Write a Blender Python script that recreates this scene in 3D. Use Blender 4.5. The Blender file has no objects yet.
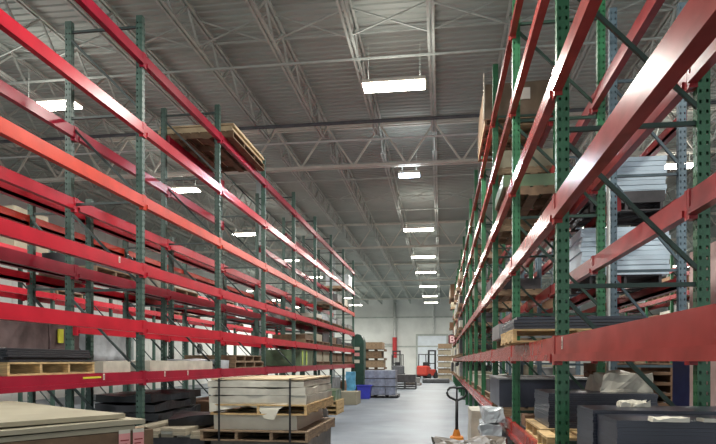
import bpy, bmesh, math, random
from mathutils import Vector, Matrix, noise
random.seed(7)
C = bpy.context.scene.collection
H = 1.55                                   # eye height of the photographer
R = math.radians

# ------------------------------------------------------------------ materials
def lin(c):
    return tuple(((v/255)/12.92 if v/255 <= .04045 else ((v/255+.055)/1.055)**2.4) for v in c) + (1,)
def mat(name, col, rough=.6, var=.12, scale=6, metal=0, bump=0, col2=None, stretch=(1,1,1), spec=.5, coat=0):
    m = bpy.data.materials.new(name); m.use_nodes = True
    nt = m.node_tree; b = nt.nodes['Principled BSDF']
    tc = nt.nodes.new('ShaderNodeTexCoord'); mp = nt.nodes.new('ShaderNodeMapping'); mp.inputs['Scale'].default_value = stretch
    nz = nt.nodes.new('ShaderNodeTexNoise'); nz.inputs['Scale'].default_value = scale; nz.inputs['Detail'].default_value = 5
    rp = nt.nodes.new('ShaderNodeValToRGB')
    a = lin(col)
    e = lin(col2) if col2 else tuple(v*(1-var*2) for v in a[:3])+(1,)
    rp.color_ramp.elements[0].position = .32; rp.color_ramp.elements[0].color = e
    rp.color_ramp.elements[1].position = .68; rp.color_ramp.elements[1].color = tuple(min(1, v*(1+var)) for v in a[:3])+(1,) if not col2 else a
    nt.links.new(tc.outputs['Object'], mp.inputs['Vector']); nt.links.new(mp.outputs[0], nz.inputs['Vector'])
    nt.links.new(nz.outputs['Fac'], rp.inputs[0]); nt.links.new(rp.outputs[0], b.inputs['Base Color'])
    b.inputs['Roughness'].default_value = rough; b.inputs['Metallic'].default_value = metal
    b.inputs['Specular IOR Level'].default_value = spec
    if coat: b.inputs['Coat Weight'].default_value = coat; b.inputs['Coat Roughness'].default_value = .15
    if bump:
        bp = nt.nodes.new('ShaderNodeBump'); bp.inputs['Strength'].default_value = bump; bp.inputs['Distance'].default_value = .02
        nt.links.new(nz.outputs['Fac'], bp.inputs['Height']); nt.links.new(bp.outputs[0], b.inputs['Normal'])
    return m
def emit(name, col, strength):
    m = bpy.data.materials.new(name); m.use_nodes = True
    nt = m.node_tree; nt.nodes.clear()
    e = nt.nodes.new('ShaderNodeEmission'); o = nt.nodes.new('ShaderNodeOutputMaterial')
    e.inputs[0].default_value = lin(col); e.inputs[1].default_value = strength
    nt.links.new(e.outputs[0], o.inputs[0]); return m

M = dict(
    red=mat('red_paint', (182,36,52), .28, .1, 3, spec=.22), orange=mat('orange_paint', (196,62,42), .3, .1, 3, spec=.22),
    crimson=mat('crimson_paint', (152,30,52), .28, .12, 3, spec=.22), brick=mat('faded_red_paint', (156,62,57), .25, .12, 4, spec=.16),
    maroon=mat('old_red_paint', (142,50,52), .28, .15, 4, spec=.16),
    green=mat('green_paint', (40,98,62), .42, .15, 5), dullgreen=mat('dull_green_paint', (62,88,78), .45, .15, 5),
    bluegrey=mat('blue_grey_paint', (92,112,122), .45, .12, 5), palegrey=mat('pale_grey_paint', (170,180,180), .5, .1, 5),
    wood=mat('pale_pine', (196,166,116), .75, .18, 9, bump=.3, stretch=(1,1,6)),
    oldwood=mat('weathered_wood', (138,117,92), .8, .2, 8, bump=.3, stretch=(1,1,6)),
    brownwood=mat('brown_wood', (108,86,64), .8, .2, 8, bump=.3),
    ply=mat('plywood', (192,172,138), .7, .1, 5), tan=mat('tan_panel', (152,146,124), .7, .08, 2.2),
    tanedge=mat('panel_grey', (150,142,122), .75, .1, 4),
    white=mat('white_wrap', (190,187,172), .5, .14, 4, bump=.4), paper=mat('white_paper', (208,204,186), .6, .05, 5, bump=.2),
    plastic=mat('clear_film', (176,184,188), .25, .15, 4, bump=.6), film=mat('grey_film', (100,93,83), .5, .3, 3, bump=.8),
    bluewhite=mat('pale_blue_foam', (205,224,236), .5, .04, 3),
    black=mat('black_sheet', (34,36,42), .42, .15, 4), slab=mat('dark_slab', (40,44,56), .3, .12, 3, spec=.6),
    slabtop=mat('grey_slab', (126,128,128), .4, .12, 3), blackbag=mat('black_plastic', (22,23,26), .28, .2, 5, bump=.5),
    greenwrap=mat('green_wrap', (92,112,84), .3, .2, 3, bump=.5), darkgreen=mat('dark_green_cover', (36,70,58), .5, .2, 4, bump=.3),
    yellow=mat('yellow_tag', (214,214,60), .6, .05), lime=mat('lime_edge', (196,216,110), .5, .08),
    purple=mat('mauve_wrap', (104,90,90), .35, .25, 4, bump=.4), brownbox=mat('brown_carton', (128,98,74), .8, .1, 4),
    greybox=mat('grey_load', (126,126,124), .6, .2, 5, bump=.3), darkbox=mat('dark_load', (62,60,62), .6, .2, 5, bump=.3),
    pink=mat('pink_paper', (216,150,146), .7, .06, 8), label=mat('white_label', (222,212,200), .6, .05), ink=mat('black_ink', (40,38,38), .6, .05),
    steel=mat('roof_steel', (178,184,177), .6, .08, 4), conduit=mat('white_conduit', (206,208,204), .5, .06),
    strap=mat('strap_black', (30,30,30), .5, .05), lampwhite=mat('lamp_housing', (210,208,196), .5, .04),
    rubber=mat('rubber', (26,26,27), .7, .1), forkred=mat('forklift_red', (176,56,42), .4, .08), forkgrey=mat('machine_grey', (78,80,84), .5, .12),
    machblack=mat('machine_black', (28,29,31), .5, .1), jackorange=mat('jack_orange', (214,132,44), .45, .08),
    cyan=mat('light_blue_film', (110,186,222), .35, .12, 6, bump=.4), binblue=mat('blue_bin', (66,72,196), .45, .06),
    lav=mat('grey_blue_film', (150,158,176), .35, .16, 6, bump=.5), signred=mat('sign_dark_red', (104,34,40), .5, .05),
    signpink=mat('sign_pale_pink', (226,190,190), .5, .04), redsleeve=mat('red_sleeve', (196,48,52), .5, .06),
    greenbrace=mat('dark_green_brace', (30,58,46), .5, .12), dullbrace=mat('dull_brace', (48,62,60), .5, .12), bluebrace=mat('blue_brace', (70,88,96), .5, .12),
    navy=mat('navy_cover', (34,44,92), .5, .1),
)
M['lamp'] = emit('lamp_light', (255,250,232), 26); M['lampblue'] = emit('lamp_light_cool', (214,234,255), 24)

# ------------------------------------------------------------------ mesh helper
class MB:
    def __init__(s): s.v = []; s.f = []
    def quad(s, a, b, c, d):
        n = len(s.v); s.v += [tuple(a), tuple(b), tuple(c), tuple(d)]; s.f.append((n, n+1, n+2, n+3)); return s
    def poly(s, pts):
        n = len(s.v); s.v += [tuple(p) for p in pts]; s.f.append(tuple(range(n, n+len(pts)))); return s
    def box(s, x0, x1, y0, y1, z0, z1):
        n = len(s.v)
        s.v += [(x0,y0,z0),(x1,y0,z0),(x1,y1,z0),(x0,y1,z0),(x0,y0,z1),(x1,y0,z1),(x1,y1,z1),(x0,y1,z1)]
        s.f += [tuple(n+i for i in q) for q in ((0,3,2,1),(4,5,6,7),(0,1,5,4),(1,2,6,5),(2,3,7,6),(3,0,4,7))]; return s
    def bar(s, p, q, w, t, up=(0,0,1)):
        p = Vector(p); q = Vector(q); d = (q-p).normalized(); u = Vector(up)
        if abs(d.dot(u)) > .98: u = Vector((1,0,0))
        a = d.cross(u).normalized()*w/2; b = a.cross(d).normalized()*t/2
        n = len(s.v)
        for e in (p, q): s.v += [tuple(e-a-b), tuple(e+a-b), tuple(e+a+b), tuple(e-a+b)]
        s.f += [tuple(n+i for i in k) for k in ((0,3,2,1),(4,5,6,7),(0,1,5,4),(1,2,6,5),(2,3,7,6),(3,0,4,7))]; return s
    def tube(s, pts, r, n=8, cap=True):
        rings = []
        pts = [Vector(p) for p in pts]
        for i, p in enumerate(pts):
            d = (pts[min(i+1, len(pts)-1)]-pts[max(i-1, 0)]).normalized()
            u = Vector((0,0,1)) if abs(d.z) < .9 else Vector((1,0,0))
            a = d.cross(u).normalized(); b = a.cross(d).normalized()
            rr = r[i] if isinstance(r, (list, tuple)) else r
            k = len(s.v); rings.append(k)
            for j in range(n):
                t = 2*math.pi*j/n; s.v.append(tuple(p+a*math.cos(t)*rr+b*math.sin(t)*rr))
        for i in range(len(rings)-1):
            for j in range(n):
                s.f.append((rings[i]+j, rings[i]+(j+1) % n, rings[i+1]+(j+1) % n, rings[i+1]+j))
        if cap:
            s.f.append(tuple(rings[0]+j for j in range(n))[::-1]); s.f.append(tuple(rings[-1]+j for j in range(n)))
        return s
    def mesh(s, name, m, bevel=0, smooth=False):
        me = bpy.data.meshes.new(name); me.from_pydata(s.v, [], s.f); me.materials.append(m)
        bm = bmesh.new(); bm.from_mesh(me); bmesh.ops.recalc_face_normals(bm, faces=bm.faces)
        if bevel: bmesh.ops.bevel(bm, geom=bm.edges[:], offset=bevel, segments=1, affect='EDGES')
        if smooth:
            for f in bm.faces: f.smooth = True
        bm.to_mesh(me); bm.free(); return me
    def build(s, name, m, parent=None, loc=(0,0,0), bevel=0, smooth=False):
        return link(name, s.mesh(name, m, bevel, smooth), parent, loc)
def link(name, me, parent=None, loc=(0,0,0), rot=0):
    o = bpy.data.objects.new(name, me); C.objects.link(o); o.parent = parent; o.location = loc
    if rot: o.rotation_euler[2] = rot
    return o
LABELS = {}
def tag(o, label, cat, group=None):
    o['label'] = label; o['category'] = cat
    if group: o['group'] = group
    k = len(label.split())
    if not 4 <= k <= 16: print('LABEL LENGTH', k, label)
    if label in LABELS and (not group or LABELS[label] != group): print('DUPLICATE LABEL', label)
    LABELS[label] = group
    return o
def thing(name, label, cat, loc=(0,0,0), rot=0, group=None):
    o = bpy.data.objects.new(name, None); C.objects.link(o); o.location = loc; o.rotation_euler[2] = rot
    o.empty_display_size = .1
    return tag(o, label, cat, group)
def struct(o): o['kind'] = 'structure'; return o
def lumpy(sx, sy, sz, amp=.02, seg=.12, seed=0, freq=3.0):
    """a wrapped load: box with rumpled faces, resting flat on z=0"""
    bm = bmesh.new()
    nx, ny, nz = [max(1, min(14, round(d/seg))) for d in (sx, sy, sz)]
    vs = {}
    def V(i, j, k):
        if (i, j, k) not in vs: vs[i, j, k] = bm.verts.new(((i/nx-.5)*sx, (j/ny-.5)*sy, k/nz*sz))
        return vs[i, j, k]
    for i in range(nx):
        for j in range(ny):
            bm.faces.new((V(i,j,0),V(i,j+1,0),V(i+1,j+1,0),V(i+1,j,0))); bm.faces.new((V(i,j,nz),V(i+1,j,nz),V(i+1,j+1,nz),V(i,j+1,nz)))
    for i in range(nx):
        for k in range(nz):
            bm.faces.new((V(i,0,k),V(i+1,0,k),V(i+1,0,k+1),V(i,0,k+1))); bm.faces.new((V(i,ny,k),V(i,ny,k+1),V(i+1,ny,k+1),V(i+1,ny,k)))
    for j in range(ny):
        for k in range(nz):
            bm.faces.new((V(0,j,k),V(0,j,k+1),V(0,j+1,k+1),V(0,j+1,k))); bm.faces.new((V(nx,j,k),V(nx,j+1,k),V(nx,j+1,k+1),V(nx,j,k+1)))
    for v in bm.verts:
        p = v.co*freq+Vector((seed*7.3, seed*3.1, seed*1.7)); d = noise.noise_vector(p)*amp
        z0 = v.co.z; v.co += d
        if z0 < 1e-5: v.co.z = 0
        else: v.co.z = max(.002, v.co.z)
    me = bpy.data.meshes.new('load'); bm.to_mesh(me); bm.free(); return me
def load(name, label, cat, m, loc, size, amp=.02, seg=.12, seed=0, group=None, rot=0, smooth=False, freq=3.0):
    me = lumpy(*size, amp=amp, seg=seg, seed=seed, freq=freq); me.materials.append(m); me.name = name
    if smooth:
        for f in me.polygons: f.use_smooth = True
    o = link(name, me, None, loc, rot); return tag(o, label, cat, group)

# ------------------------------------------------------------------ room shell
Z_DECK = H+6.8; X0, X1, Y1 = -16.0, 24.0, 65.0; YB = -7.0
fm = bpy.data.materials.new('polished_concrete'); fm.use_nodes = True
nt = fm.node_tree; b = nt.nodes['Principled BSDF']
tc = nt.nodes.new('ShaderNodeTexCoord'); n1 = nt.nodes.new('ShaderNodeTexNoise'); n1.inputs['Scale'].default_value = .5; n1.inputs['Detail'].default_value = 7; n1.inputs['Roughness'].default_value = .65
r1 = nt.nodes.new('ShaderNodeValToRGB'); r1.color_ramp.elements[0].position = .35; r1.color_ramp.elements[0].color = lin((92,100,108)); r1.color_ramp.elements[1].position = .7; r1.color_ramp.elements[1].color = lin((136,145,152))
r2 = nt.nodes.new('ShaderNodeMapRange'); r2.inputs[3].default_value = .42; r2.inputs[4].default_value = .62; b.inputs['Specular IOR Level'].default_value = .3
nt.links.new(tc.outputs['Object'], n1.inputs[0]); nt.links.new(n1.outputs[0], r1.inputs[0]); nt.links.new(r1.outputs[0], b.inputs['Base Color'])
nt.links.new(n1.outputs[0], r2.inputs[0]); nt.links.new(r2.outputs[0], b.inputs['Roughness'])
struct(MB().box(X0, X1, YB, Y1, -.2, 0).build('floor', fm))

deckm = mat('roof_deck', (164,170,163), .65, .07, .6)
d = MB(); pitch = .2; y = YB
while y < Y1:                                 # trapezoid ribs running across the building
    for a, za, c, zc in ((0, 0, .07, 0), (.07, 0, .09, .028), (.09, .028, .18, .028), (.18, .028, .2, 0)):
        d.quad((X0, y+a, Z_DECK+za), (X1, y+a, Z_DECK+za), (X1, y+c, Z_DECK+zc), (X0, y+c, Z_DECK+zc))
    y += pitch
d.box(X0, X1, YB, Y1, Z_DECK+.06, Z_DECK+.12)
struct(d.build('ceiling', deckm))

# far wall: insulated panels with seams, girts
wm = mat('wall_panel', (226,228,223), .7, .06, .8)
def panel_wall(name, along, a0, a1, pos, thick, sgn):
    """vertical panels with open seams between them, built as geometry"""
    mb = MB(); w = 1.06; a = a0
    def B(u0, u1, t0, t1, z0, z1):
        lo, hi = sorted((pos+sgn*t0, pos+sgn*t1))
        if along == 'x': mb.box(u0, u1, lo, hi, z0, z1)
        else: mb.box(lo, hi, u0, u1, z0, z1)
    B(a0, a1, 0, thick, 0, Z_DECK+.1)
    while a < a1-.02:
        B(a+.012, min(a+w, a1)-.012, -.03, 0, 0, Z_DECK)
        a += w
    return struct(mb.build(name, wm))
panel_wall('wall_back', 'x', X0, X1, Y1, .2, 1)
panel_wall('wall_left', 'y', YB, Y1, X0, .2, -1)
panel_wall('wall_right', 'y', YB, Y1, X1, .2, 1)
for i, z in enumerate((3.05, 6.2)):
    struct(MB().box(X0+.05, X1-.05, Y1-.16, Y1-.035, z, z+.14).build('trim_%d' % (i+1), M['steel']))
# roll-up door on the far wall
dm = mat('door_white', (232,240,246), .5, .04, 2)
dd = MB(); z = 0.0
while z < 4.2:
    dd.box(-2.5, .58, Y1-.12, Y1-.07, z, z+.165); dd.box(-2.5, .58, Y1-.10, Y1-.06, z+.165, z+.19); z += .19
door = struct(dd.build('door_1', dm))
fr = MB().box(-2.68, -2.5, Y1-.2, Y1-.03, 0, 4.45).box(.58, .76, Y1-.2, Y1-.03, 0, 4.45).box(-2.5, .58, Y1-.2, Y1-.03, 4.25, 4.45)
fr.build('door_frame', M['steel'], door)

# bar joists along the building, each one its own structure object
ZB, ZT = H+6.12, H+6.74
GY = [4.7+12.2*k for k in range(5)]
segs = [(YB+.2, GY[0])]+[(GY[k], GY[k+1]) for k in range(4)]+[(GY[4], Y1-.05)]
jb = MB()
for a, c in segs:
    for s in (-.045, .045):
        jb.box(s-.022, s+.022, a+.02, c-.02, ZT-.05, ZT)
        jb.box(s-.022, s+.022, a+.75, c-.75, ZB, ZB+.045)
    n = round((c-a-1.5)/1.15); st = (c-a-1.5)/n
    jb.bar((0, a+.1, ZT-.04), (0, a+.75, ZB+.02), .03, .03); jb.bar((0, c-.1, ZT-.04), (0, c-.75, ZB+.02), .03, .03)
    for i in range(n):
        y0 = a+.75+i*st
        jb.bar((0, y0, ZB+.02), (0, y0+st/2, ZT-.03), .04, .04); jb.bar((0, y0+st/2, ZT-.03), (0, y0+st, ZB+.02), .04, .04)
jme = jb.mesh('roof_joist', M['steel'])
JX = [-.19+1.52*k for k in range(-10, 16)]
for x in JX: struct(link('roof_joist', jme, None, (x, 0, 0)))
# joist girders across the building
gb = MB(); zb = H+5.5
for s in (-.07, .07):
    gb.box(X0+.1, X1-.1, s-.03, s+.03, ZT-.1, ZT-.03); gb.box(X0+.3, X1-.3, s-.03, s+.03, zb, zb+.07)
for i in range(len(JX)-1):
    a, c = JX[i], JX[i+1]; mid = (a+c)/2
    gb.bar((a, 0, ZT-.06), (mid, 0, zb+.04), .05, .05); gb.bar((mid, 0, zb+.04), (c, 0, ZT-.06), .05, .05)
gme = gb.mesh('roof_girder', M['lampwhite'])
for y in GY: struct(link('roof_girder', gme, None, (0, y, 0)))
# bridging rods between the joists, cross bracing
for a, c in segs[:-1]:
    for t in (.25, .6):
        y = a+(c-a)*t
        br = MB().box(X0+.1, X1-.1, y-.018, y+.018, ZB-.035, ZB-.001).box(X0+.1, X1-.1, y+.05, y+.08, ZT-.09, ZT-.055)
        struct(br.build('roof_bridging', M['steel']))
for y in (11.2, 23.4, 35.6):
    xb = MB()
    for i in range(len(JX)-1):
        xb.bar((JX[i]+.05, y, ZB+.03), (JX[i+1]-.05, y, ZT-.06), .035, .02); xb.bar((JX[i]+.05, y+.05, ZT-.06), (JX[i+1]-.05, y+.05, ZB+.03), .035, .02)
    struct(xb.build('roof_cross_bracing', M['steel']))
tag(MB().tube([(X0+.2, 15.0, H+6.03), (X1-.2, 15.0, H+6.03)], .045, 8).build('hanging_pipe', M['forkgrey']), 'dark pipe running across under the roof joists beyond the nearest main-aisle light', 'pipe')
tag(MB().tube([(X0+.2, 16.2, H+6.03), (X1-.2, 16.2, H+6.03)], .025, 8).build('hanging_pipe', M['conduit']), 'thin pale pipe running across the roof just before the girder', 'pipe')
# slim steel columns in the flue of the left racks
cme = MB().box(-.07, .07, -.07, .07, 0, zb).mesh('roof_column', M['palegrey'])
for x, y in [(-5.235, 16.9), (-5.235, 29.1), (10.3, 16.9), (10.3, 29.1), (10.3, 41.3), (10.3, 53.5), (-15.8, 16.9), (-15.8, 29.1)]:
    struct(link('roof_column', cme, None, (x, y, 0)))

# ------------------------------------------------------------------ lamps
ZL = H+5.29
lamp_h = MB().box(-.61, .61, -.2, .2, .035, .1).mesh('housing', M['lampwhite'], bevel=.01)
lamp_l = MB().box(-.59, .59, -.18, .18, 0, .034).mesh('lens', M['lamp'])
lamp_b = MB().box(-.29, .29, -.16, .16, 0, .034).mesh('lens', M['lampblue']); lamp_hb = MB().box(-.3, .3, -.18, .18, .035, .1).mesh('housing', M['lampwhite'], bevel=.01)
cab = MB().tube([(0,0,.1),(0,0,ZB-ZL)], .006, 5).mesh('hanger', M['steel'])
ORD = ['first','second','third','fourth','fifth','sixth','seventh','eighth','ninth','tenth','eleventh','twelfth']
LP = 330; UP = .05
def lamp(x, y, label, group, small=False, power=1.0):
    t = thing('ceiling_light', label, 'light', (x, y, ZL), 0, group)
    link('housing', lamp_hb if small else lamp_h, t); link('lens', lamp_b if small else lamp_l, t)
    [link('hanger', cab, t, (q*(.2 if small else .5), 0, 0)) for q in (-1, 1)]
    l = bpy.data.lights.new('lamp_glow', 'AREA'); l.shape = 'RECTANGLE'; l.size, l.size_y = (.58, .3) if small else (1.18, .36)
    l.energy = LP*power*(.8 if small else 1); l.color = (.86,.93,1) if small else (1,.965,.9)
    lo = bpy.data.objects.new('lamp_glow', l); C.objects.link(lo); lo.location = (x, y, ZL-.02)
    u = bpy.data.lights.new('added_ceiling_fill', 'AREA'); u.shape = 'RECTANGLE'; u.size, u.size_y = l.size, l.size_y   # upward fill light, added to brighten the ceiling
    u.energy = l.energy*UP; u.color = l.color
    uo = bpy.data.objects.new('added_ceiling_fill', u); C.objects.link(uo); uo.location = (x, y, ZL+.12); uo.rotation_euler = (math.pi, 0, 0)
G1 = 'high bay lights over the main aisle'
for i, (y, s) in enumerate([(11.58,0),(17.2,1),(24.4,0),(30.8,0),(36.2,0),(43,0),(49.5,0),(55,0)]):
    lamp(-.9, y, 'small square cool-white ceiling light over the main aisle, second from the camera' if s else 'long white high bay light over the main aisle, %s from the camera' % ORD[i], G1, bool(s))
for i, y in enumerate([5.2, 11.5, 17.75, 24.3, 30.9, 37.3, 43.7, 50, 56.5]):  # two farthest lamps added to brighten the far wall
    lamp(-8.05, y, 'long white high bay light over the left-side aisle, %s along its row' % ORD[i], 'high bay lights over the left-side aisle')
for i, y in enumerate([4.5, 10.9, 17.4, 24.9, 35.2, 43, 50, 57]):  # far end of this row likewise added for light on the far wall
    lamp(6.2, y, 'high bay light seen through the right-hand racks, %s along its row' % ORD[i], 'high bay lights over the right-side aisle')
for i, y in enumerate([44, 51, 58]):
    lamp(-14.0, y, 'long high bay light beside the far left wall, %s along its row' % ORD[i], 'high bay lights by the left wall')
for i, y in enumerate([12, 24, 35.9]):
    lamp(13.2, y, 'high bay light far beyond the right-hand racks, %s along its row' % ORD[i], 'high bay lights over the far right aisle')
lamp(-.9, 5.2, 'long white high bay light above the near end of the main aisle', G1)

# ------------------------------------------------------------------ pallet racks
PW, PD = .09, .075
_post = {}
def post_mesh(h, m, holes=True):
    k = (h, m.name, holes)
    if k in _post: return _post[k]
    mb = MB(); w, dp = PW/2, PD/2
    if holes:
        rows = []; z = .08
        while z < h-.06: rows.append(z); z += .0508*1.5
        def face(P, W):                                    # P(u, z) -> point, two columns of punched holes
            c = W/2; cols = [-c, -c*.72, -c*.36, c*.36, c*.72, c]
            zp = 0
            for z in rows:
                mb.quad(P(-c, zp), P(c, zp), P(c, z), P(-c, z))
                for a, e in ((0,1),(2,3),(4,5)): mb.quad(P(cols[a], z), P(cols[e], z), P(cols[e], z+.026), P(cols[a], z+.026))
                zp = z+.026
            mb.quad(P(-c, zp), P(c, zp), P(c, h), P(-c, h))
        face(lambda u, z: (u, -dp, z), PW); face(lambda u, z: (-w, u, z), PD); face(lambda u, z: (w, u, z), PD)
        mb.quad((-w, dp, 0), (w, dp, 0), (w, dp, h), (-w, dp, h)); mb.quad((-w,-dp,h),(w,-dp,h),(w,dp,h),(-w,dp,h))
    else:
        mb.box(-w, w, -dp, dp, 0, h)
    mb.box(-w-.03, w+.03, -dp-.03, dp+.03, 0, .012)
    _post[k] = mb.mesh('post', m); return _post[k]
_brace = {}
def brace_mesh(depth, h, m, z0, up):
    k = (depth, h, m.name, z0, up)
    if k in _brace: return _brace[k]
    mb = MB(); a, c = -depth/2+PW*.8, depth/2-PW*.8; z = z0; zs = []
    while z < h-.1: zs.append(z); z += 1.185
    for z in zs: mb.box(a-.04, c+.04, -.016, .016, z-.016, z+.016)
    for z in zs[:-1]:
        p, q = ((a, -.02, z+1.08), (c, -.02, z+.1)) if up < 0 else ((a, -.02, z+.1), (c, -.02, z+1.08))
        mb.bar(p, q, .03, .03, up=(0,1,0))
    _brace[k] = mb.mesh('upright_frame', m); return _brace[k]
_beam = {}
def beam_mesh(L, hgt, m, side):
    k = (round(L,3), hgt, m.name, side)
    if k in _beam: return _beam[k]
    mb = MB(); t = .05; a, c = .003, L-.003
    x0, x1 = sorted((0, side*t)); mb.box(x0, x1, a, c, -hgt/2, hgt/2)
    x0, x1 = sorted((0, side*(t+.022))); mb.box(x0, x1, a+.045, c-.045, -hgt/2-.001, -hgt/2+.05)
    x0, x1 = sorted((-side*.004, side*(t+.006)))
    for u in (a, c-.042): mb.box(x0, x1, u, u+.042, -hgt/2-.03, hgt/2+.012)
    _beam[k] = mb.mesh('load_beam', m); return _beam[k]
def rack(label, xf, xr, Ys, height, levels, pm, bmt, bz0=.28, bm_h=.155, holes=6, skip=(), group=None, stickers=()):
    """xf: aisle face, xr: rear face; levels: (z, front material, rear material)"""
    side = 1 if xf > xr else -1; depth = abs(xf-xr); xm = (xf+xr)/2
    t = thing('pallet_rack', label, 'pallet rack', (xm, Ys[0], 0), 0, group)
    for i, y in enumerate(Ys):
        f = link('upright_frame', brace_mesh(depth, height, bmt, bz0, -1), t, (0, y-Ys[0], 0))
        for s in (side, -side):
            link('post', post_mesh(height, pm, i < holes), f, (s*(depth/2-PW/2), 0, 0))
    for i in range(len(Ys)-1):
        L = Ys[i+1]-Ys[i]
        for k, (z, mf, mr) in enumerate(levels):
            if ('f', i, k) not in skip:
                b_ = link('front_beam', beam_mesh(L, bm_h, mf, side), t, (side*(depth/2-.035), Ys[i]-Ys[0], z))
                for (bi, bk, u) in stickers:
                    if (bi, bk) == (i, k):
                        xs = side*.0508; st = MB(); bars = []
                        p0, p1 = sorted((xs, xs+side*.002)); st.box(p0, p1, u-.018, u+.018, -.005, bm_h/2-.008)
                        s_ = st.build('label_sticker', M['label'], b_); s_['label'] = 'white barcode sticker'
                        for q in range(5):
                            p0, p1 = sorted((xs+side*.002, xs+side*.003)); ln = MB()
                            ln.box(p0, p1, u-.012, u+.012, .004+q*.011, .004+q*.011+.004+.002*(q % 2)); bars.append(ln)
                        mm = MB()
                        for ln in bars:
                            n_ = len(mm.v); mm.v += ln.v; mm.f += [tuple(n_+e for e in f_) for f_ in ln.f]
                        mm.build('barcode_print', M['ink'], b_)
                        if side > 0 and (i, k) == (0, 0):
                            p0, p1 = sorted((xs, xs+side*.002)); MB().box(p0, p1, u-.42, u-.06, .02, .04).build('tape_stripe', M['yellow'], b_)
            if ('r', i, k) not in skip:
                link('rear_beam', beam_mesh(L, bm_h, mr, side), t, (-side*(depth/2-PW-.002), Ys[i]-Ys[0], z))
    return t
r_, o_, c_, bk, mr = M['red'], M['orange'], M['crimson'], M['brick'], M['maroon']
LY = [4.8+2.84*k for k in range(9)]
LZ = [H-.22, H+.46, H+1.23, H+2.15, H+3.13, H+4.07]
rack('long pallet rack with red beams standing along the left side of the main aisle', -3.985, -5.11, LY, H+4.66,
     [(LZ[0], c_, c_), (LZ[1], r_, r_), (LZ[2], r_, c_), (LZ[3], o_, r_), (LZ[4], r_, c_), (LZ[5], c_, c_)], M['dullgreen'], M['dullbrace'], bz0=H-1.405,
     skip={('r',0,1),('r',0,5),('r',1,5),('r',3,4),('r',3,5),('r',4,5)}, stickers=[(0,0,1.85),(1,0,.6),(1,0,1.4),(0,2,2.2)])
L2Y = [5.8+2.84*k for k in range(8)]
rack('lower pallet rack backing onto the long left aisle rack, its top beams lit', -6.42, -5.35, L2Y, H+2.5,
     [(H-.1, c_, r_), (H+.62, c_, r_), (H+1.3, r_, c_), (H+2.2, o_, r_)], M['dullgreen'], M['dullbrace'], bz0=.3, skip={('r',0,1)})
L3Y = [9.2+2.9*k for k in range(11)]
rack('distant pallet rack across the left-side aisle with bare lower beams', -10.4, -11.45, L3Y, H+3.6,
     [(H+1.02, r_, c_), (H+1.75, r_, r_), (H+2.75, r_, c_)], M['dullgreen'], M['dullbrace'], holes=0)
RY = [1.9+2.82*k for k in range(16)]
RZ = [H-.84, H+.09, H+1.16, H+2.12, H+3.1, H+4.05]
rack('long pallet rack with faded red beams along the right side of the main aisle', .865, 1.945, RY, H+5.0,
     [(z, bk, mr) for z in RZ], M['green'], M['greenbrace'], bz0=H-.62, bm_h=.18, stickers=[(0,1,2.5),(1,1,1.5)], skip={('r',1,5),('r',2,5)})
R2Y = [7.87+2.82*k for k in range(12)]
R2Z = [H-.9, H+.98, H+1.98, H+3.0]
rack('pallet rack with blue-grey posts standing back to back behind the right rack', 2.98, 2.08, R2Y, H+4.4,
     [(z, mr, mr) for z in R2Z], M['bluegrey'], M['bluebrace'], bz0=.3, bm_h=.15, holes=3)
R3Y = [10+2.82*k for k in range(9)]
rack('far pallet rack across the right-side aisle behind two nearer racks', 8.6, 9.6, R3Y, H+4.0,
     [(H-.2, mr, mr), (H+1.2, mr, mr), (H+2.4, mr, mr), (H+3.4, mr, mr)], M['green'], M['greenbrace'], holes=0)

# ------------------------------------------------------------------ pallets and loads
_pal = {}
def pallet(loc, sx, sy, label, m=None, axis='x', parts=True, rot=0, group=None):
    """axis: direction the stringers run; their ends and openings show on the faces across it. returns height"""
    m = m or M['wood']; hgt = .13
    k = (round(sx,2), round(sy,2), m.name, axis)
    if k not in _pal:
        la, lb = (sx, sy) if axis == 'x' else (sy, sx)               # la along stringers
        def bx(mb, a0, a1, b0, b1, z0, z1): return mb.box(a0, a1, b0, b1, z0, z1) if axis == 'x' else mb.box(b0, b1, a0, a1, z0, z1)
        top, strg, bot = [], [], []
        n = max(5, round(la/.17)); w = la/n*.78
        for i in range(n): c = -la/2+w/2+(la-w)*i/(n-1); top.append(bx(MB(), c-w/2, c+w/2, -lb/2, lb/2, .112, .13).mesh('deck_board', m))
        ns = 3 if lb < 1.35 else 4
        for i in range(ns): c = -lb/2+.02+(lb-.04)*i/(ns-1); strg.append(bx(MB(), -la/2+.005, la/2-.005, c-.018, c+.018, .018, .112).mesh('stringer', m))
        for i in range(4): c = -la/2+w/2+(la-w)*i/3; bot.append(bx(MB(), c-w/2, c+w/2, -lb/2, lb/2, 0, .018).mesh('bottom_board', m))
        allm = MB()
        for i in range(n): c = -la/2+w/2+(la-w)*i/(n-1); bx(allm, c-w/2, c+w/2, -lb/2, lb/2, .112, .13)
        for i in range(ns): c = -lb/2+.02+(lb-.04)*i/(ns-1); bx(allm, -la/2+.005, la/2-.005, c-.018, c+.018, .017, .113)
        for i in range(4): c = -la/2+w/2+(la-w)*i/3; bx(allm, c-w/2, c+w/2, -lb/2, lb/2, 0, .018)
        _pal[k] = (top, strg, bot, allm.mesh('pallet', m))
    top, strg, bot, allm = _pal[k]
    if not parts: return tag(link('pallet', allm, None, loc, rot), label, 'pallet', group)
    t = thing('pallet', label, 'pallet', loc, rot, group)
    for me in top: link('deck_board', me, t)
    for me in strg: link('stringer', me, t)
    for me in bot: link('bottom_board', me, t)
    return t
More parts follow.
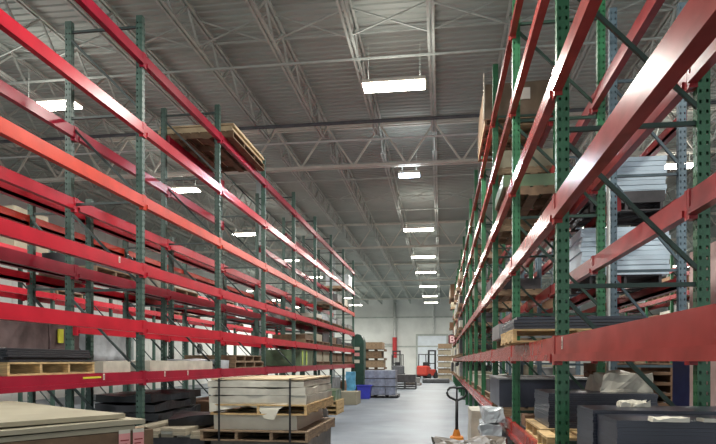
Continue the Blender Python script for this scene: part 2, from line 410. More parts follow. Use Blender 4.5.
def sheets(n, th, sx, sy, loc, m, label, cat, group, name='panel_sheet', jit=.01, rot=0, top_label=None, seed=0, gap=.0005, bottom_label=None):
    rng = random.Random(seed); me = MB().box(-sx/2, sx/2, -sy/2, sy/2, 0, th).mesh(name, m, bevel=0 if th < .02 else .003)
    for i in range(n):
        l = top_label if (i == n-1 and top_label) else label
        o = link(name, me, None, (loc[0]+rng.uniform(-jit, jit), loc[1]+rng.uniform(-jit, jit), loc[2]+i*(th+gap)), rot)
        tag(o, l, cat, group)
    return loc[2]+n*(th+gap)

# ---- near left: tan panels on a timber crate in the aisle
rot = R(-32.4)
def L1(p): return Vector((-3.34, 3.68, 0))+Matrix.Rotation(rot, 3, 'Z') @ Vector(p)
pallet((-3.34, 3.68, 0), 2.0, 1.7, 'weathered pallet under the timber crate at the lower left', M['oldwood'], 'y', True, rot)
t = thing('timber_crate', 'brown timber crate carrying loose tan panels at the lower left', 'crate', L1((0, .1, .13)), rot)
cr = M['brownwood']
for i in range(5):
    z = i*.19
    MB().box(.97, 1.0, -.8, .85, z+.004, z+.186).build('side_board', cr, t)
    MB().box(-1.0, .97, -.83, -.8, z+.004, z+.186).build('end_board', cr, t)
for x, y in ((.93, -.76), (.93, .82), (-.96, -.76), (-.96, .82), (.93, .05)): MB().box(x-.04, x+.04, y-.04, y+.03, 0, .95).build('corner_post', cr, t)
MB().box(-1.0, .97, -.8, .85, .93, .95).build('lid', M['oldwood'], t)
z = .13+.951
tops = [(.0, .0, 'lowest of three tan panels on the timber crate'), (.03, .06, 'middle of three tan panels on the timber crate'), (-.05, -.04, 'topmost wide tan panel lying on the timber crate')]
for i, (dx, dy, lab) in enumerate(tops):
    me = lumpy(2.0, 1.62, .03, .006, .2, i, 1.4); me.materials.append(M['tan'])
    p = L1((dx, dy, z)); o = link('panel_sheet', me, None, p, rot); tag(o, lab, 'panel', 'tan panels on the timber crate'); z += .041
for i, (u, lab) in enumerate(((.735, 'left one of two pink paper tags with white tops on the crate side'), (.835, 'right one of two pink paper tags with white tops on the crate side'))):
    p = L1((1.004, u, .765)); t = thing('paper_tag', lab, 'tag', p, rot, 'pink tags on the timber crate')
    MB().box(0, .004, -.04, .04, 0, .3).build('tag_sheet', M['pink'], t)
    MB().box(0, .005, -.04, .04, .3, .325).build('tag_header', M['paper'], t)
    pr = MB()
    for q in range(9): pr.box(.004, .0045, -.03, .03-(q*7 % 3)*.012, .25-q*.026, .258-q*.026)
    pr.build('printed_text', M['maroon'], t)

# ---- middle left: white wrapped slab bundles stacked on pallets
SX, SY, CX, CY = 1.2, 1.75, -2.23, 7.98
pallet((CX, CY, 0), 1.3, 1.85, 'lowest pallet under the tall white slab pile by the aisle', M['brownwood'], 'y')
load('slab_bundle', 'grey wrapped bundle at the bottom of the tall white slab pile', 'bundle', M['film'], (CX, CY, .13), (1.2, 1.7, .44), .012, .15, 3)
pallet((CX-.03, CY, .57), 1.36, 1.86, 'second lowest pallet in the tall white slab pile by the aisle', M['oldwood'], 'y')
load('slab_bundle', 'short cream wrapped bundle beneath the upper pallet of the white pile', 'bundle', M['paper'], (CX-.05, CY, .70), (1.06, 1.6, .19), .012, .12, 4)
pallet((CX+.02, CY, .89), 1.22, 1.8, 'upper yellowish pallet half covered by white paper in the slab pile', M['wood'], 'y')
z = 1.02
for i, (hh, lab) in enumerate(((.1, 'third white wrapped bundle from the top of the slab pile, with torn paper'), (.085, 'second white wrapped bundle from the top of the slab pile'), (.075, 'thin white wrapped bundle just under the plywood of the slab pile'))):
    o = load('slab_bundle', lab, 'bundle', M['white'], (CX-.01*i, CY, z), (1.22, 1.74, hh), .02, .08, 10+i, smooth=False)
    if i == 0:
        f = MB(); y0 = -SY/2-.012
        pts = [(-.6,.02),(-.6,-.1),(-.42,-.07),(-.25,-.04),(-.12,-.02),(.02,-.05),(.10,-.17),(.22,-.19),(.28,-.06),(.4,.02)]
        f.poly([(x, y0-.015*math.sin(x*9), zz) for x, zz in pts]); f.poly([(x, y0-.004-.015*math.sin(x*9), zz) for x, zz in pts][::-1])
        fo = f.build('paper_flap', M['paper'], o); fo['label'] = 'torn white paper flap hanging over the pallet'
    z += hh+.012
tag(MB().box(-.6, .6, -.86, .86, 0, .018).build('plywood_sheet', M['ply'], None, (CX, CY, z)), 'thin plywood cover sheet on top of the tall white slab pile', 'plywood')
zt = z+.02
for i, (x, lab) in enumerate(((-.46, 'left black strap around the tall white slab pile'), (.43, 'right black strap around the tall white slab pile'))):
    s = MB(); w = .012; y0, y1 = -.94, .94
    s.box(x-w, x+w, y0-.004, y0, .57, zt-.0); s.box(x-w, x+w, y1, y1+.004, .57, zt); s.box(x-w, x+w, y0-.004, y1+.004, zt, zt+.003)
    tag(s.build('strap', M['strap'], None, (CX, CY, 0)), lab, 'strap', 'straps around the white slab pile')

# ---- low timber pile between the two, black bag on it
z = 0
pallet((-3.45, 8.0, 0), 1.0, 1.6, 'pallet under the low grey plank pile beside the left rack', M['oldwood'], 'y')
z = .13
load('slab_bundle', 'dark wrapped bundle beneath the loose grey planks beside the left rack', 'bundle', M['darkbox'], (-3.45, 8.0, .13), (.98, 1.5, .44), .01, .2, 5)
z = .57+.002
rng = random.Random(3)
for lay in range(3):
    for i in range(5):
        if (lay, i) in ((2, 1), (2, 4)): continue
        me = MB().box(-.088, .088, -.8, .8, 0, .042).mesh('plank', M['tanedge'] if (lay+i) % 3 else M['white'], bevel=.003)
        o = link('plank', me, None, (-3.85+.2*i+rng.uniform(-.008, .008), 8.0+rng.uniform(-.08, .08), z), rng.uniform(-.012, .012))
        tag(o, 'grey loose plank in the low pile between the crate and the white slab pile', 'plank', 'planks in the low pile')
    z += .044
load('plastic_bag', 'crumpled black plastic bag lying on the low grey plank pile', 'bag', M['blackbag'], (-3.3, 8.05, z), (.8, 1.1, .12), .06, .07, 8, rot=.3)
# black folded mats beneath the rack
for i in range(7):
    me = lumpy(.9, 1.7, .11, .035, .12, 20+i, 2.2); me.materials.append(M['blackbag'])
    o = link('folded_mat', me, None, (-4.6+.03*math.sin(i*2), 9.1+.05*math.cos(i*3), .13+i*.135), .06*math.sin(i*1.7))
    tag(o, 'black folded plastic mat in the sagging pile under the left rack', 'mat', 'black mats under the left rack')
pallet((-4.6, 9.1, 0), 1.0, 1.7, 'pallet under the sagging black mats below the left rack', M['oldwood'], 'x')

# ---- loads on the left rack, lowest shelf
def shelf(z): return z+.0785
zl = shelf(LZ[0]); XL = -4.565
pallet((XL, 5.78, zl), 1.16, 1.42, 'pale pallet with open end on the lowest left beam by the crate', M['wood'], 'x')
sheets(6, .022, 1.12, 1.34, (XL, 5.75, zl+.13), M['black'], 'thin black mat in the flat stack on the nearest left pallet', 'mat', 'black mats on the nearest left pallet', 'flat_mat', .02, seed=2)
load('wrapped_sheets', 'white film-wrapped flat bundle beside the nearest left pallet', 'bundle', M['white'], (XL, 7.03, zl), (1.1, .62, .13), .01, .1, 31)
load('wrapped_sheets', 'long white film-wrapped flat bundle just past the nearest left post', 'bundle', M['white'], (XL, 9.02, zl), (1.1, 2.3, .14), .014, .12, 32)
load('wrapped_sheets', 'crumpled bluish plastic end of wrap beside the empty left pallet', 'plastic wrap', M['plastic'], (XL, 10.86, zl), (1.05, .55, .16), .05, .08, 33)
pallet((XL, 12.3, zl), 1.12, 1.9, 'long empty wooden pallet on the lowest left shelf past the white bundles', M['oldwood'], 'x')
pallet((XL, 12.3, zl+.13), 1.08, 1.7, 'upper wooden pallet stacked on the long empty left pallet', M['oldwood'], 'x')
for i, (y, L, lab) in enumerate(((17.85, 1.7, 'green film-wrapped bale with bright lime edges on the lowest left shelf'),)):
    o = load('wrapped_bale', lab, 'bale', M['greenwrap'], (XL, y, zl), (1.06, L, .47), .015, .15, 40+i)
    if True:
        for u in (-.62, -.1): MB().box(.535, .549, u-.05, u+.05, .02, .45).build('painted_lit_edge', M['lime'], o)['label'] = 'lit edge painted bright lime'  # lime strips paint the lit vertical edges of the bale

KINDS = [
    ('wrapped_load', 'white film-wrapped load', 'load', M['white'], .02), ('wrapped_load', 'clear film-wrapped load', 'load', M['plastic'], .03),
    ('carton_load', 'brown carton load', 'load', M['brownbox'], .006), ('wrapped_load', 'grey wrapped load', 'load', M['greybox'], .02),
    ('wrapped_load', 'dark wrapped load', 'load', M['darkbox'], .015), ('board_bundle', 'tan board bundle', 'bundle', M['tan'], .006),
    ('board_bundle', 'brown timber bundle', 'bundle', M['brownwood'], .008), ('wrapped_load', 'mauve film-wrapped load', 'load', M['purple'], .03)]
SH = ['lowest', 'second', 'third', 'fourth', 'fifth', 'top']
def slot(rname, x, y, z, sx, sy, kind, hgt, where, seed, wood=None, parts=False):
    nm, desc, cat, m, amp = KINDS[kind]
    pallet((x, y, z), sx, sy, 'pallet under the %s, %s' % (desc, where), wood or M['oldwood'], 'x', parts)
    load(nm, '%s on the %s' % (desc, where), cat, m, (x, y, z+.13), (sx*.94, sy*.92, hgt), amp, .2, seed)
rng = random.Random(11)
BAYS = ORD+['thirteenth', 'fourteenth', 'fifteenth']
def fill(rname, x, Ys, levels, plan, sx=1.08, dz=.0785):
    for (bay, lev, which, kind, hgt) in plan:
        yc = Ys[bay]+.1+(Ys[bay+1]-Ys[bay]-.2)*(.25 if which == 0 else .75)
        if lev+1 < len(levels): hgt = min(hgt, levels[lev+1]-levels[lev]-2*dz-.13-.06)
        if rname.startswith('right aisle') and bay > 7: over = .34 if bay > 11 else .2
        else: over = 0
        slot(rname, x-over, yc, levels[lev]+dz, sx, 1.18, kind, hgt,
             '%s shelf, %s, %s bay, %s half' % (SH[lev], rname, BAYS[bay], 'near' if which == 0 else 'far'), rng.randint(0, 999))
plan = []
for bay in (5, 6, 7):
    for w in (0, 1): plan.append((bay, 0, w, rng.choice((2,3,4,5,6)), rng.uniform(.25, .45)))
for bay in (4, 5, 6, 7):
    for w in (0, 1):
        if (bay, w) != (4, 0): plan.append((bay, 1, w, rng.choice((4,6,3,6,4,5)), rng.uniform(.12, .3)))
for bay in (5, 6, 7):
    for w in (0, 1): plan.append((bay, 2, w, rng.choice((0,1,3,1,3)), rng.uniform(.1, .26)))
plan += [(6, 3, 1, 3, .3), (7, 3, 0, 0, .3), (7, 4, 1, 1, .5)]
fill('left aisle rack', XL, LY, LZ, plan)
# pallet with plywood high on the top beams
pallet((XL, 11.7, shelf(LZ[5])), 1.5, 2.0, 'dark pallet carrying plywood high on the top left beams', M['brownwood'], 'x')
sheets(5, .03, 1.46, 1.9, (XL, 11.7, shelf(LZ[5])+.13), M['ply'], 'plywood sheet high on the top beams of the left rack', 'plywood', 'plywood high on the left rack', 'plywood_sheet', .03, seed=4)
# loads on the second left rack
for i, (y, w, m, hh, lab) in enumerate(((7.25, .95, M['purple'], .78, 'mauve film-wrapped stack behind the nearest left pallet'), (8.15+.06, .0, None, 0, ''),)):
    if m: load('wrapped_stack', lab, 'load', m, (-5.9, y, H-.02), (.88, w, .6), .02, .12, 60+i)
o = load('wrapped_stack', 'film-wrapped stack with a yellow tag behind the black mats', 'load', M['purple'], (-5.9, 8.12, H-.02), (.88, .7, .56), .025, .1, 63)
MB().box(.46, .475, -.2, -.08, .28, .48).build('warning_tag', M['yellow'], o)['label'] = 'small yellow tag'
load('wrapped_stack', 'clear film-wrapped stack right behind the second left post', 'load', M['plastic'], (-5.9, 9.35, H-.02), (.88, 1.0, .47), .03, .1, 64)
plan = [(b_, l_, w_, rng.choice((0,1,3,4,7,2)), rng.uniform(.2, .5)) for b_, l_, w_ in ((1,2,0),(5,2,1),(6,2,0),(6,1,1),(2,2,0))]
fill('rear left rack', -5.885, L2Y, [H-.1, H+.62, H+1.3, H+2.2], plan, 1.0)
# third left rack
load('wrapped_stack', 'tall beige boxed load high on the distant left rack', 'load', M['tanedge'], (-10.9, 14.1, H+2.83), (1.0, 1.3, 1.0), .02, .2, 70)
plan = [(b_, l_, w_, rng.choice((0,1,3,4,2)), rng.uniform(.3, .6)) for b_, l_, w_ in ((0,1,1),(2,1,0),(3,2,1),(4,1,1),(4,2,0),(5,1,0),(6,2,1),(7,1,0),(8,2,0),(9,1,1),(2,2,1))]
fill('distant left rack', -10.925, L3Y, [H+1.02, H+1.75, H+2.75], plan, 1.0)

# ---- right rack, hand placed loads on the lowest shelf
zr = RZ[0]+.09; XR = 1.42
pallet((1.62, 3.95, zr), 1.3, 1.0, 'wooden pallet under the nearest dark slab stacks on the right', M['wood'], 'x')
zz = sheets(15, .0192, 1.25, .42, (1.58, 3.66, zr+.13), M['slab'], 'thin dark slab in the nearest stack on the lowest right shelf', 'slab', 'dark slabs in the nearest right stack', 'dark_slab', .002, seed=5, top_label='top dark slab of the nearest stack on the lowest right shelf')
z2 = sheets(16, .0192, 1.25, .44, (1.56, 4.11, zr+.13), M['slab'], 'thin dark slab in the second stack on the lowest right shelf', 'slab', 'dark slabs in the second right stack', 'dark_slab', .002, seed=6, top_label='top dark slab of the second stack on the lowest right shelf')
pallet((1.45, 6.15, zr), 1.1, 1.0, 'wooden pallet under the dark slabs just past the near green post', M['wood'], 'x')
zshort = sheets(17, .0185, .95, .85, (1.46, 6.15, zr+.13), M['slab'], 'thin dark slab in the short stack just past the near green post', 'slab', 'dark slabs past the near post', 'dark_slab', .006, seed=7)
pallet((1.2, 5.29, zr), .7, .5, 'small pale pallet in front of the short slab stack on the right', M['wood'], 'x')
pallet((1.4, 9.0, zr), 1.2, 1.5, 'wooden pallet under the big black slab block on the right rack', M['oldwood'], 'x')
load('slab_block', 'big black slab block under film on the lowest right shelf', 'slab block', M['slab'], (1.4, 9.0, zr+.13), (1.25, 1.5, .37), .004, .3, 80)
tag(MB().box(-.64, .64, -.78, .78, 0, .02).build('cover_sheet', M['slabtop'], None, (1.4, 9.0, zr+.505)), 'pale grey cover sheet on the big black slab block', 'sheet')
for i, (x, y, zb_, s, lab) in enumerate(((1.2, 3.42, zz, (.17,.09,.02), 'white paper scrap at the left end of the nearest dark slabs'), (1.5, 3.42, zz, (.26,.09,.018), 'longer white paper scrap on the nearest dark slabs'), (1.27, 4.22, z2, (.17,.13,.035), 'crumpled white paper on the second dark slab stack'))):
    load('paper_scrap', lab, 'paper', M['paper'], (x, y, zb_+.001), s, .02 if i < 2 else .032, .035 if i < 2 else .018, 90+i, freq=14 if i < 2 else 22)
load('plastic_bag', 'crumpled white plastic bag seen beneath the large red beam on the right', 'bag', M['white'], (1.74, 6.2, zshort+.001), (.44, .5, .17), .07, .05, 95, freq=6)
for k in range(6): pallet((2.53, 8.75, R2Z[0]+.076+k*.133), .84, 1.2, '%s pallet of the empty stack behind the white plastic bag' % ['lowest', 'second lowest', 'third lowest', 'third highest', 'second highest', 'topmost'][k], M['brownbox'], 'y', True)
load('carton', 'narrow navy covered load behind the right rack near the picture edge', 'load', M['navy'], (2.62, 6.75, 0), (.2, .5, 1.6), .01, .2, 97)
load('carton', 'pale pink wrapped load behind the near right post', 'load', mat('pale_pink_wrap', (196,172,168), .5, .1, 3), (2.62, 5.6, 0), (.7, .6, 2.55), .008, .3, 98)
# cartons and films in front of the far end of the lowest shelf
for i, (x, y, s, m, lab) in enumerate(((1.1, 7.2, (.3,.26,.13), M['brownbox'], 'small brown carton at the edge of the lowest right shelf'), (1.07, 7.85, (.3,.3,.1), M['paper'], 'cream paper bundle at the edge of the lowest right shelf'), )):
    load('carton', lab, 'carton', m, (x, y, zr), s, .01, .08, 100+i)
# level 0: pallet with slab on it
z0 = RZ[1]+.091
pallet((1.32, 6.6, z0), 1.25, 1.2, 'yellow pine pallet overhanging the eye-level right beam', M['wood'], 'y')
sheets(4, .03, 1.2, 1.15, (1.32, 6.62, z0+.13), M['slab'], 'dark slab on the yellow pine pallet at eye level', 'slab', 'dark slabs on the eye-level pallet', 'dark_slab', .015, seed=8)
pallet((1.38, 9.0, z0), 1.04, 1.2, 'second pallet along the eye-level right shelf', M['oldwood'], 'x')
load('slab_block', 'grey-ended slab block on the second eye-level pallet', 'slab block', M['slabtop'], (1.34, 9.0, z0+.13), (1.1, 1.15, .2), .004, .3, 81)
# level 2 slab pallet, level 4 wrapped stack
pallet((1.38, 8.9, RZ[3]+.091), 1.04, 1.3, 'pallet high on the right rack with an olive bundle', M['brownwood'], 'x')
load('board_bundle', 'olive board bundle high on the right rack', 'bundle', M['greenwrap'], (1.38, 8.9, RZ[3]+.222), (1.1, 1.25, .16), .006, .3, 82)
pallet((1.36, 11.75, RZ[5]+.09), 1.2, 1.9, 'pallet under the brown wrapped stack on the top right beams', M['oldwood'], 'y')
o = load('wrapped_stack', 'large brown wrapped stack on the top right beams', 'load', mat('brown_film', (112,94,76), .4, .2, 3, bump=.4), (1.36, 11.75, RZ[5]+.222), (1.2, 1.9, .62), .02, .15, 83)
MB().box(-.62, -.6, -.97, -.93, .0, .8).build('white_edge_strip', M['paper'], o)['label'] = 'white edge strip'
MB().box(.0, .18, -.985, -.97, .3, .5).build('paper_label', M['label'], o)
plan = []
rngR = random.Random(21)
for bay in range(3, 13):
    for lev in (0, 1, 2, 3):
        for w in (0, 1):
            if bay == 3 and lev == 1 and w == 0: continue
            p = ({0: .8, 1: .4, 2: .35, 3: .2} if bay < 7 else {0: .9, 1: .7, 2: .8, 3: .7})[lev]
            if bay > 2 and rngR.random() < p: plan.append((bay, lev, w, rngR.choice((0,2,3,4,4,5,6,0)), rngR.uniform(.1, .25) if bay < 7 else rngR.uniform(.25, .6)))
    if rngR.random() < .5: plan.append((bay, 4, rngR.randint(0, 1), rngR.choice((2, 6, 5)), .3))
plan += [(13, 5, 1, 2, .8), (14, 5, 0, 5, .7), (14, 5, 1, 2, .95), (14, 2, 1, 6, .5), (14, 3, 1, 2, .4)]
fill('right aisle rack', 1.42, RY, RZ, plan, 1.0, .0905)
# back to back rack: white foam stacks
def foam(x, y, z, sx, sy, n, lab, group, th=.066):
    me = lumpy(sx, sy, th-.006, .003, .4, 5); me.materials.append(M['bluewhite'])
    for i in range(n):
        tag(link('foam_sheet', me, None, (x+.012*math.sin(i*2.1), y+.01*math.cos(i*1.3), z+i*th)), lab, 'foam sheet', group)
zf = R2Z[1]+.076
pallet((2.52, 9.3, zf), .95, 1.2, 'pallet under the tall pale blue foam stack behind the right rack', M['darkbox'], 'y')
foam(2.5, 9.3, zf+.13, 1.15, 1.3, 10, 'pale blue-white foam sheet in the tall stack behind the right rack', 'foam sheets in the lower right stack')
zf2 = R2Z[2]+.076
pallet((2.52, 9.3, zf2), .95, 1.3, 'dark pallet under the upper foam stack behind the right rack', M['darkbox'], 'y')
load('board_bundle', 'dark slab beneath the upper pale foam stack on the right', 'bundle', M['darkbox'], (2.52, 9.3, zf2+.13), (1.0, 1.3, .14), .004, .3, 84)
foam(2.65, 9.4, zf2+.275, .9, 1.1, 8, 'pale blue-white foam sheet in the upper stack behind the right rack', 'foam sheets in the upper right stack')
plan = [(b_-1, l_, w_, rng.choice((0,1,2,3,2,5)), rng.uniform(.25, .6)) for b_, l_, w_ in ((3,1,1),(3,0,0),(5,0,1),(5,1,1),(6,1,0),(6,2,1),(7,1,1),(8,2,0),(2,0,0),(2,0,1),(3,0,1),(9,1,0),(10,2,1))]
fill('rear right rack', 2.53, R2Y, R2Z, plan, .84, .0755)
plan = [(b_, l_, w_, rng.choice((0,1,2,3,2,0)), rng.uniform(.4, .75)) for b_ in range(0, 8) for l_ in (0, 1, 2) for w_ in (0, 1) if rng.random() < .5]
fill('distant right rack', 9.1, R3Y, [H-.2, H+1.2, H+2.4, H+3.4], plan, .95)

# ---- aisle: tarp covered pile, pallet jack, wrapped boxes
pallet((.33, 6.3, 0), .95, 1.2, 'pallet hidden under the grey film heap beside the right rack', M['oldwood'], 'y')
load('film_heap', 'heap of grey crumpled film beside the right rack in the foreground', 'film heap', M['film'], (.33, 6.3, .13), (.8, 1.2, .55), .1, .06, 110, freq=4.5)
t = thing('pallet_jack', 'pallet jack with black loop handle and orange base in the aisle', 'pallet jack', (.23, 9.0, 0))
mb = MB(); mb.tube([(0,.0,.5), (0,-.06,.98)], .024, 10); mb.build('handle_stem', M['machblack'], t, smooth=True)
lp = [(0,-.06,.97)]
for i in range(1, 16):
    a = -math.pi/2+2*math.pi*i/16
    x = .142*math.cos(a)*(1 if abs(math.cos(a)) > 0 else 1); zz_ = 1.085+.1*math.sin(a)
    if i in (7, 8, 9): zz_ -= .03*(1-abs(i-8)*.5)
    lp.append((x, -.06-.12*(zz_-.97), zz_))
lp.append((0,-.06,.97))
MB().tube(lp, .017, 8, False).build('loop_grip', M['machblack'], t, smooth=True)
MB().tube([(0,-.065,.97), (0,-.085,1.15)], .012, 8).build('release_lever', M['machblack'], t)
MB().box(-.1, .1, -.06, .1, .25, .44).build('pump_body', M['jackorange'], t, bevel=.02)
MB().tube([(0,.02,.44), (0,0,.54)], [.065, .035], 10).build('stem_base', M['jackorange'], t)
MB().tube([(-.075,0,.09), (.075,0,.09)], .09, 16).build('steer_wheel', M['rubber'], t)
MB().box(-.035, .035, -.05, .05, .16, .26).build('wheel_bracket', M['machblack'], t)
for s in (-1, 1):
    MB().box(s*.19-.08, s*.19+.08, .12, 1.3, .05, .11).build('fork', M['jackorange'], t, bevel=.008)
    MB().tube([(s*.19-.05, 1.18, .04), (s*.19+.05, 1.18, .04)], .04, 12).build('load_roller', M['rubber'], t)
MB().box(-.27, .27, .08, .16, .05, .36).build('fork_carriage', M['jackorange'], t, bevel=.01)
for i in range(5):
    load('wrapped_box', ['lowest', 'second lowest', 'middle', 'second highest', 'topmost'][i]+' film-wrapped box in the pale pile against the right rack', 'box', M['plastic'], (.66+.02*(-1)**i, 8.0+.03*i, i*.19), (.24, .8-.05*i, .165), .045, .05, 120+i, freq=9, rot=.04*(-1)**i)
load('wrapped_box', 'low white box on the floor past the pallet jack', 'box', M['white'], (.66, 11.0, 0), (.3, 1.1, .7), .02, .12, 126)

# ---- mid aisle
t = pallet((-2.53, 25.6, 0), 1.5, 1.3, 'dark pallet under the grey-blue wrapped blocks in mid aisle', M['darkbox'], 'y')
nm = ['bottom', 'middle', 'top']
for k in range(3):
    for i in range(3):
        load('wrapped_block', '%s %s grey-blue film-wrapped block on the mid-aisle pallet' % (nm[k], ['left', 'centre', 'right'][i]), 'block', M['lav'], (-2.53+(i-1)*.43, 25.6, .13+k*.345), (.42, 1.1, .335), .014, .09, 130+3*k+i, group='wrapped blocks on the mid-aisle pallet')
for i, zz_ in enumerate((.475, .82)):
    s_ = MB(); a, c = .66, .575
    s_.box(-a, a, -c-.005, -c, -.012, .012).box(-a, a, c, c+.005, -.012, .012).box(-a-.005, -a, -c-.005, c+.005, -.012, .012).box(a, a+.005, -c-.005, c+.005, -.012, .012)
    tag(s_.build('strap', M['strap'], None, (-2.53, 25.6, zz_)), '%s black strap around the grey-blue wrapped blocks in mid aisle' % ('lower', 'upper')[i], 'strap', 'straps around the wrapped blocks')
t = thing('storage_bin', 'blue plastic bin beside the grey-blue wrapped pallet', 'bin', (-3.12, 24.5, 0))
MB().poly([(-.22,-.2,0),(.22,-.2,0),(.28,-.26,.55),(-.28,-.26,.55)]).poly([(-.22,.2,0),(.22,.2,0),(.28,.26,.55),(-.28,.26,.55)]).poly([(-.22,-.2,0),(-.22,.2,0),(-.28,.26,.55),(-.28,-.26,.55)]).poly([(.22,-.2,0),(.22,.2,0),(.28,.26,.55),(.28,-.26,.55)]).box(-.22,.22,-.2,.2,0,.01).build('bin_body', M['binblue'], t)
rim = MB().box(-.31,.31,-.29,-.26,.52,.56).box(-.31,.31,.26,.29,.52,.56).box(-.31,-.28,-.26,.26,.52,.56).box(.28,.31,-.26,.26,.52,.56); rim.build('rim', M['binblue'], t)
load('plastic_bag', 'light blue plastic-wrapped bundle leaning by the dark green cover', 'bundle', M['cyan'], (-3.66, 24.4, .0), (.36, .4, 1.1), .05, .12, 140, freq=2.5)
# dark green covered rack end
bm = MB(); n = 10; prof = [(-.3, 0), (-.3, 2.4)]+[(-.3*math.cos(math.pi*i/n), 2.4+.42*math.sin(math.pi*i/n)) for i in range(1, n)]+[(.3, 2.4), (.3, 0)]
for a, c in zip(prof, prof[1:]): bm.quad((a[0], -.4, a[1]), (c[0], -.4, c[1]), (c[0], .4, c[1]), (a[0], .4, a[1]))
bm.poly([(x, -.4, z_) for x, z_ in prof]); bm.poly([(x, .4, z_) for x, z_ in prof[::-1]]); bm.poly([(-.3,-.4,0),(.3,-.4,0),(.3,.4,0),(-.3,.4,0)])
o = tag(bm.build('covered_stand', M['darkgreen'], None, (-3.9, 28.4, 0)), 'tall dark green covered stand with rounded top at the left rack end', 'stand')
for i, (z_, m) in enumerate(((2.05, M['paper']), (1.78, M['pink']), (1.45, M['paper']))): MB().box(-.26, .1, -.415, -.402, z_, z_+.16).build('paper_notice', m, o)
# lumber stack beyond
for k in range(5):
    z_ = k*.53
    pallet((-4.1, 35.5, z_), 1.7, 1.6, '%s pallet in the tall brown lumber stack beyond the left rack' % ['lowest', 'second', 'middle', 'fourth', 'topmost'][k], M['brownwood'], 'y', False)
    load('lumber_bundle', '%s brown lumber bundle in the tall stack beyond the left rack' % ['lowest', 'second', 'middle', 'fourth', 'topmost'][k], 'lumber', M['brownwood'] if k % 2 else M['oldwood'], (-4.1+.04*(-1)**k, 35.5, z_+.13), (1.6-.06*k, 1.5, .395), .01, .3, 150+k)
for k in range(3):
    pallet((-2.0, 33.5, k*.131), 1.3, 1.2, '%s dark pallet of the low stack behind the wrapped blocks' % ['bottom', 'middle', 'top'][k], M['darkbox'], 'y', False)
load('wrapped_load', 'dark low load on the stack behind the wrapped blocks', 'load', M['darkbox'], (-2.0, 33.5, .394), (1.2, 1.1, .4), .01, .3, 160)
pallet((-1.75, 39, 0), 1.0, 1.1, 'single brown pallet on the floor in the distance', M['brownwood'], 'y', False)
load('carton', 'low grey carton on the single distant pallet', 'carton', M['greybox'], (-1.75, 39, .13), (.8, .9, .35), .005, .4, 161)
t = thing('dock_plate', 'low dark steel dock plate on the floor before the red forklift', 'plate', (-.35, 43, 0))
MB().box(-.95, .95, -.6, .6, 0, .3).build('plate_body', M['forkgrey'], t, bevel=.04); MB().box(-.9, .9, -.75, -.6, 0, .06).build('lip', M['machblack'], t)
for k in range(6):
    z_ = k*.48
    pallet((.3, 47, z_), 1.15, 1.2, '%s pallet in the tall stack at the far end of the right rack' % ORD[k], M['oldwood'], 'y', False)
    load('board_bundle', '%s board bundle up in the tall stack at the right rack end' % ORD[k], 'bundle', M['oldwood'] if k % 2 else M['tanedge'], (.3, 47, z_+.13), (1.05, 1.1, .345), .01, .3, 170+k)
# clutter past the white slab pile, against the left rack
pallet((-3.4, 13.6, 0), 1.0, 1.2, 'floor pallet behind the tall white slab pile', M['oldwood'], 'y')
load('plastic_bag', 'crumpled pale plastic heap just past the tall white slab pile', 'plastic', M['film'], (-3.2, 13.6, .13), (1.0, 1.1, .62), .1, .1, 180, freq=3)
for k in range(3): pallet((-3.5, 17.6, k*.135), 1.1, 1.2, '%s pallet of the small floor stack beside the green bale' % ['bottom', 'middle', 'top'][k], M['wood'], 'y')
load('wrapped_load', 'pale olive load on the small pallet stack by the green bale', 'load', M['greenwrap'], (-3.5, 17.6, .405), (.95, 1.0, .3), .04, .12, 181)
load('carton', 'low tan carton on the floor near the blue bin', 'carton', M['tan'], (-3.4, 21.5, 0), (.9, 1.1, .45), .01, .2, 182)
for i, (bay, lab) in enumerate(((1, 'first'), (2, 'second'), (3, 'third'), (4, 'fourth'), (5, 'fifth'), (6, 'sixth'), (7, 'seventh'))):
    if i == 0: continue
    y = LY[bay]+1.42
    pallet((XL, y, 0), 1.0, 2.2, 'floor pallet under the left rack, %s bay along' % lab, M['oldwood'], 'x', False)
    nm_, ds, ct, m, am = KINDS[(3, 2, 4, 6, 7, 3, 2)[i]]
    load(nm_, '%s on the floor under the left rack, %s bay along' % (ds, lab), ct, m, (XL, y, .13), (.95, 2.1, .55+.1*(i % 3)), am, .2, 190+i)

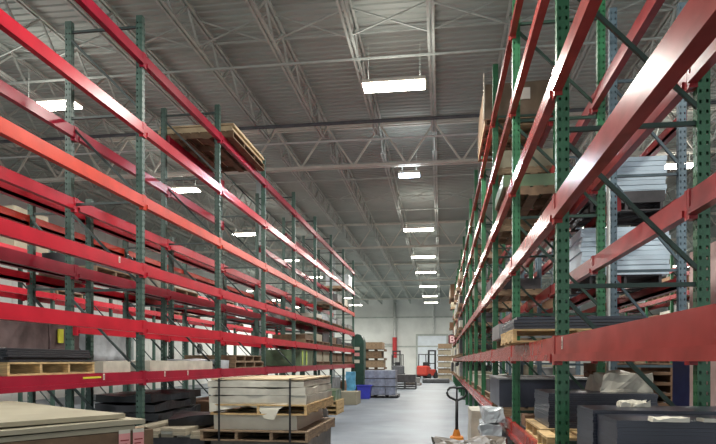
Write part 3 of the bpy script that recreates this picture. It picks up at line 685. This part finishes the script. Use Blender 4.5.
# ---- forklifts
def forklift(loc, rot, body, label):
    t = thing('forklift', label, 'forklift', loc, rot)        # faces +x
    MB().box(-.95, .45, -.5, .5, .28, .85).build('chassis', body, t, bevel=.05)
    MB().box(-1.15, -.5, -.52, .52, .32, 1.15).build('counterweight', body, t, bevel=.1)
    MB().box(-.45, .1, -.25, .25, .86, .98).build('seat', M['machblack'], t, bevel=.03)
    MB().box(-.5, -.38, -.25, .25, .98, 1.45).build('seat_back', M['machblack'], t, bevel=.03)
    g = MB().box(-.85, .45, -.48, .48, 2.08, 2.14)
    for x0, x1 in ((-.85, -.8), (.5, .38)):
        for s in (-.45, .45): g.bar((x0, s, .85), (x1, s, 2.1), .06, .06)
    g.build('overhead_guard', M['machblack'], t)
    for s in (-.32, .32): MB().box(.62, .74, s-.06, s+.06, .08, 2.5).build('mast_rail', M['machblack'], t)
    MB().box(.64, .72, -.32, .32, 2.38, 2.5).box(.64, .72, -.32, .32, 1.3, 1.38).build('mast_crossbar', M['machblack'], t)
    MB().box(.74, .8, -.45, .45, .3, .75).build('fork_carriage', M['machblack'], t)
    for s in (-.25, .25): MB().box(.8, 1.8, s-.06, s+.06, .12, .17).box(.8, .85, s-.06, s+.06, .12, .7).build('fork', M['machblack'], t)
    for x, r in ((.4, .3), (-.75, .24)):
        for s in (-1, 1): MB().tube([(x, s*.42, r), (x, s*.6, r)], r, 18).build('wheel', M['rubber'], t)
    MB().tube([(.25, 0, .85), (.12, 0, 1.25)], .03, 8).build('steering_column', M['machblack'], t)
    MB().tube([(.12+.17*math.cos(a)*.3, .17*math.sin(a), 1.25+.17*math.cos(a)*.95) for a in [2*math.pi*i/14 for i in range(15)]], .018, 6, False).build('steering_wheel', M['machblack'], t)
forklift((-1.1, 52, 0), R(62), M['forkred'], 'red forklift parked before the white roll-up door')
forklift((-3.9, 54, 0), R(100), M['forkgrey'], 'dark grey lift truck parked left of the roll-up door')
# pipes on the far wall
t = thing('wall_pipe', 'white vertical pipe with a red sleeve on the far wall', 'pipe', (-4.95, Y1-.3, 0))
MB().tube([(0,0,0), (0,0,Z_DECK-.3)], .16, 12).build('pipe_run', M['conduit'], t, smooth=True)
MB().tube([(0,0,1.9), (0,0,4.1)], .24, 12).build('sleeve', M['redsleeve'], t)['label'] = 'red sleeve'
tag(MB().tube([(0,0,4.46), (0,0,Z_DECK-.3)], .13, 12).build('wall_pipe', M['conduit'], None, (-.75, Y1-.2, 0)), 'short white pipe above the roll-up door', 'pipe')
tag(MB().tube([(-10, 0, 3.4), (0, 0, 3.4)], .09, 10).build('wall_pipe', M['conduit'], None, (-5.2, Y1-.2, 0)), 'white horizontal pipe low on the far wall', 'pipe')
t = thing('hose_reel', 'black round reel on the white left wall seen through the racks', 'reel', (X0+.03, 38.1, H+.82))
MB().tube([(.005,0,0), (.14,0,0)], .34, 24).build('drum', M['machblack'], t); MB().tube([(.14,0,0), (.19,0,0)], .1, 14).build('hub', M['forkgrey'], t)
# aisle letter sign
t = thing('aisle_sign', 'dark red aisle sign with a pale letter B on the right rack', 'sign', (.6, 33.0, H+.96))
MB().box(-.2, .2, 0, .03, 0, .44).build('sign_plate', M['signred'], t)
cu = bpy.data.curves.new('letter', 'FONT'); cu.body = 'B'; cu.size = .5; cu.align_x = 'CENTER'; cu.extrude = .004; cu.offset = .012
tmp = bpy.data.objects.new('letter', cu); C.objects.link(tmp)
bpy.context.view_layer.update()
me = bpy.data.meshes.new_from_object(tmp.evaluated_get(bpy.context.evaluated_depsgraph_get())); bpy.data.objects.remove(tmp)
me.materials.clear(); me.materials.append(M['signpink'])
lo = link('sign_letter', me, t, (0, -.006, .05)); lo.rotation_euler = (R(90), 0, 0)
# white conduit by the right rack
t = tag(MB().tube([(0,0,0), (0,0,H+2.9)], .022, 10).build('conduit_pipe', M['conduit'], None, (2.03, 7.7, 0), smooth=True), 'thin white vertical conduit between the two right racks', 'pipe')

# ------------------------------------------------------------------ light, camera
w = bpy.data.worlds.new('World'); bpy.context.scene.world = w; w.use_nodes = True
w.node_tree.nodes['Background'].inputs[0].default_value = (.9, .95, 1, 1); w.node_tree.nodes['Background'].inputs[1].default_value = 1.3
cam = bpy.data.cameras.new('Camera'); co = bpy.data.objects.new('Camera', cam); C.objects.link(co)
co.location = (0, 0, H); co.rotation_euler = (R(90), 0, math.atan(83/600))
cam.sensor_width = 36; cam.lens = 36*600/716; cam.shift_y = 139/716; cam.clip_start = .05; cam.clip_end = 200
sc = bpy.context.scene; sc.camera = co
vs = sc.view_settings; sc.display_settings.display_device = 'sRGB'; vs.view_transform = 'Standard'; vs.look = 'None'; vs.gamma = 1; vs.use_curve_mapping = False
vs.exposure = 0.0
sc.cycles.max_bounces = 6; sc.cycles.diffuse_bounces = 4
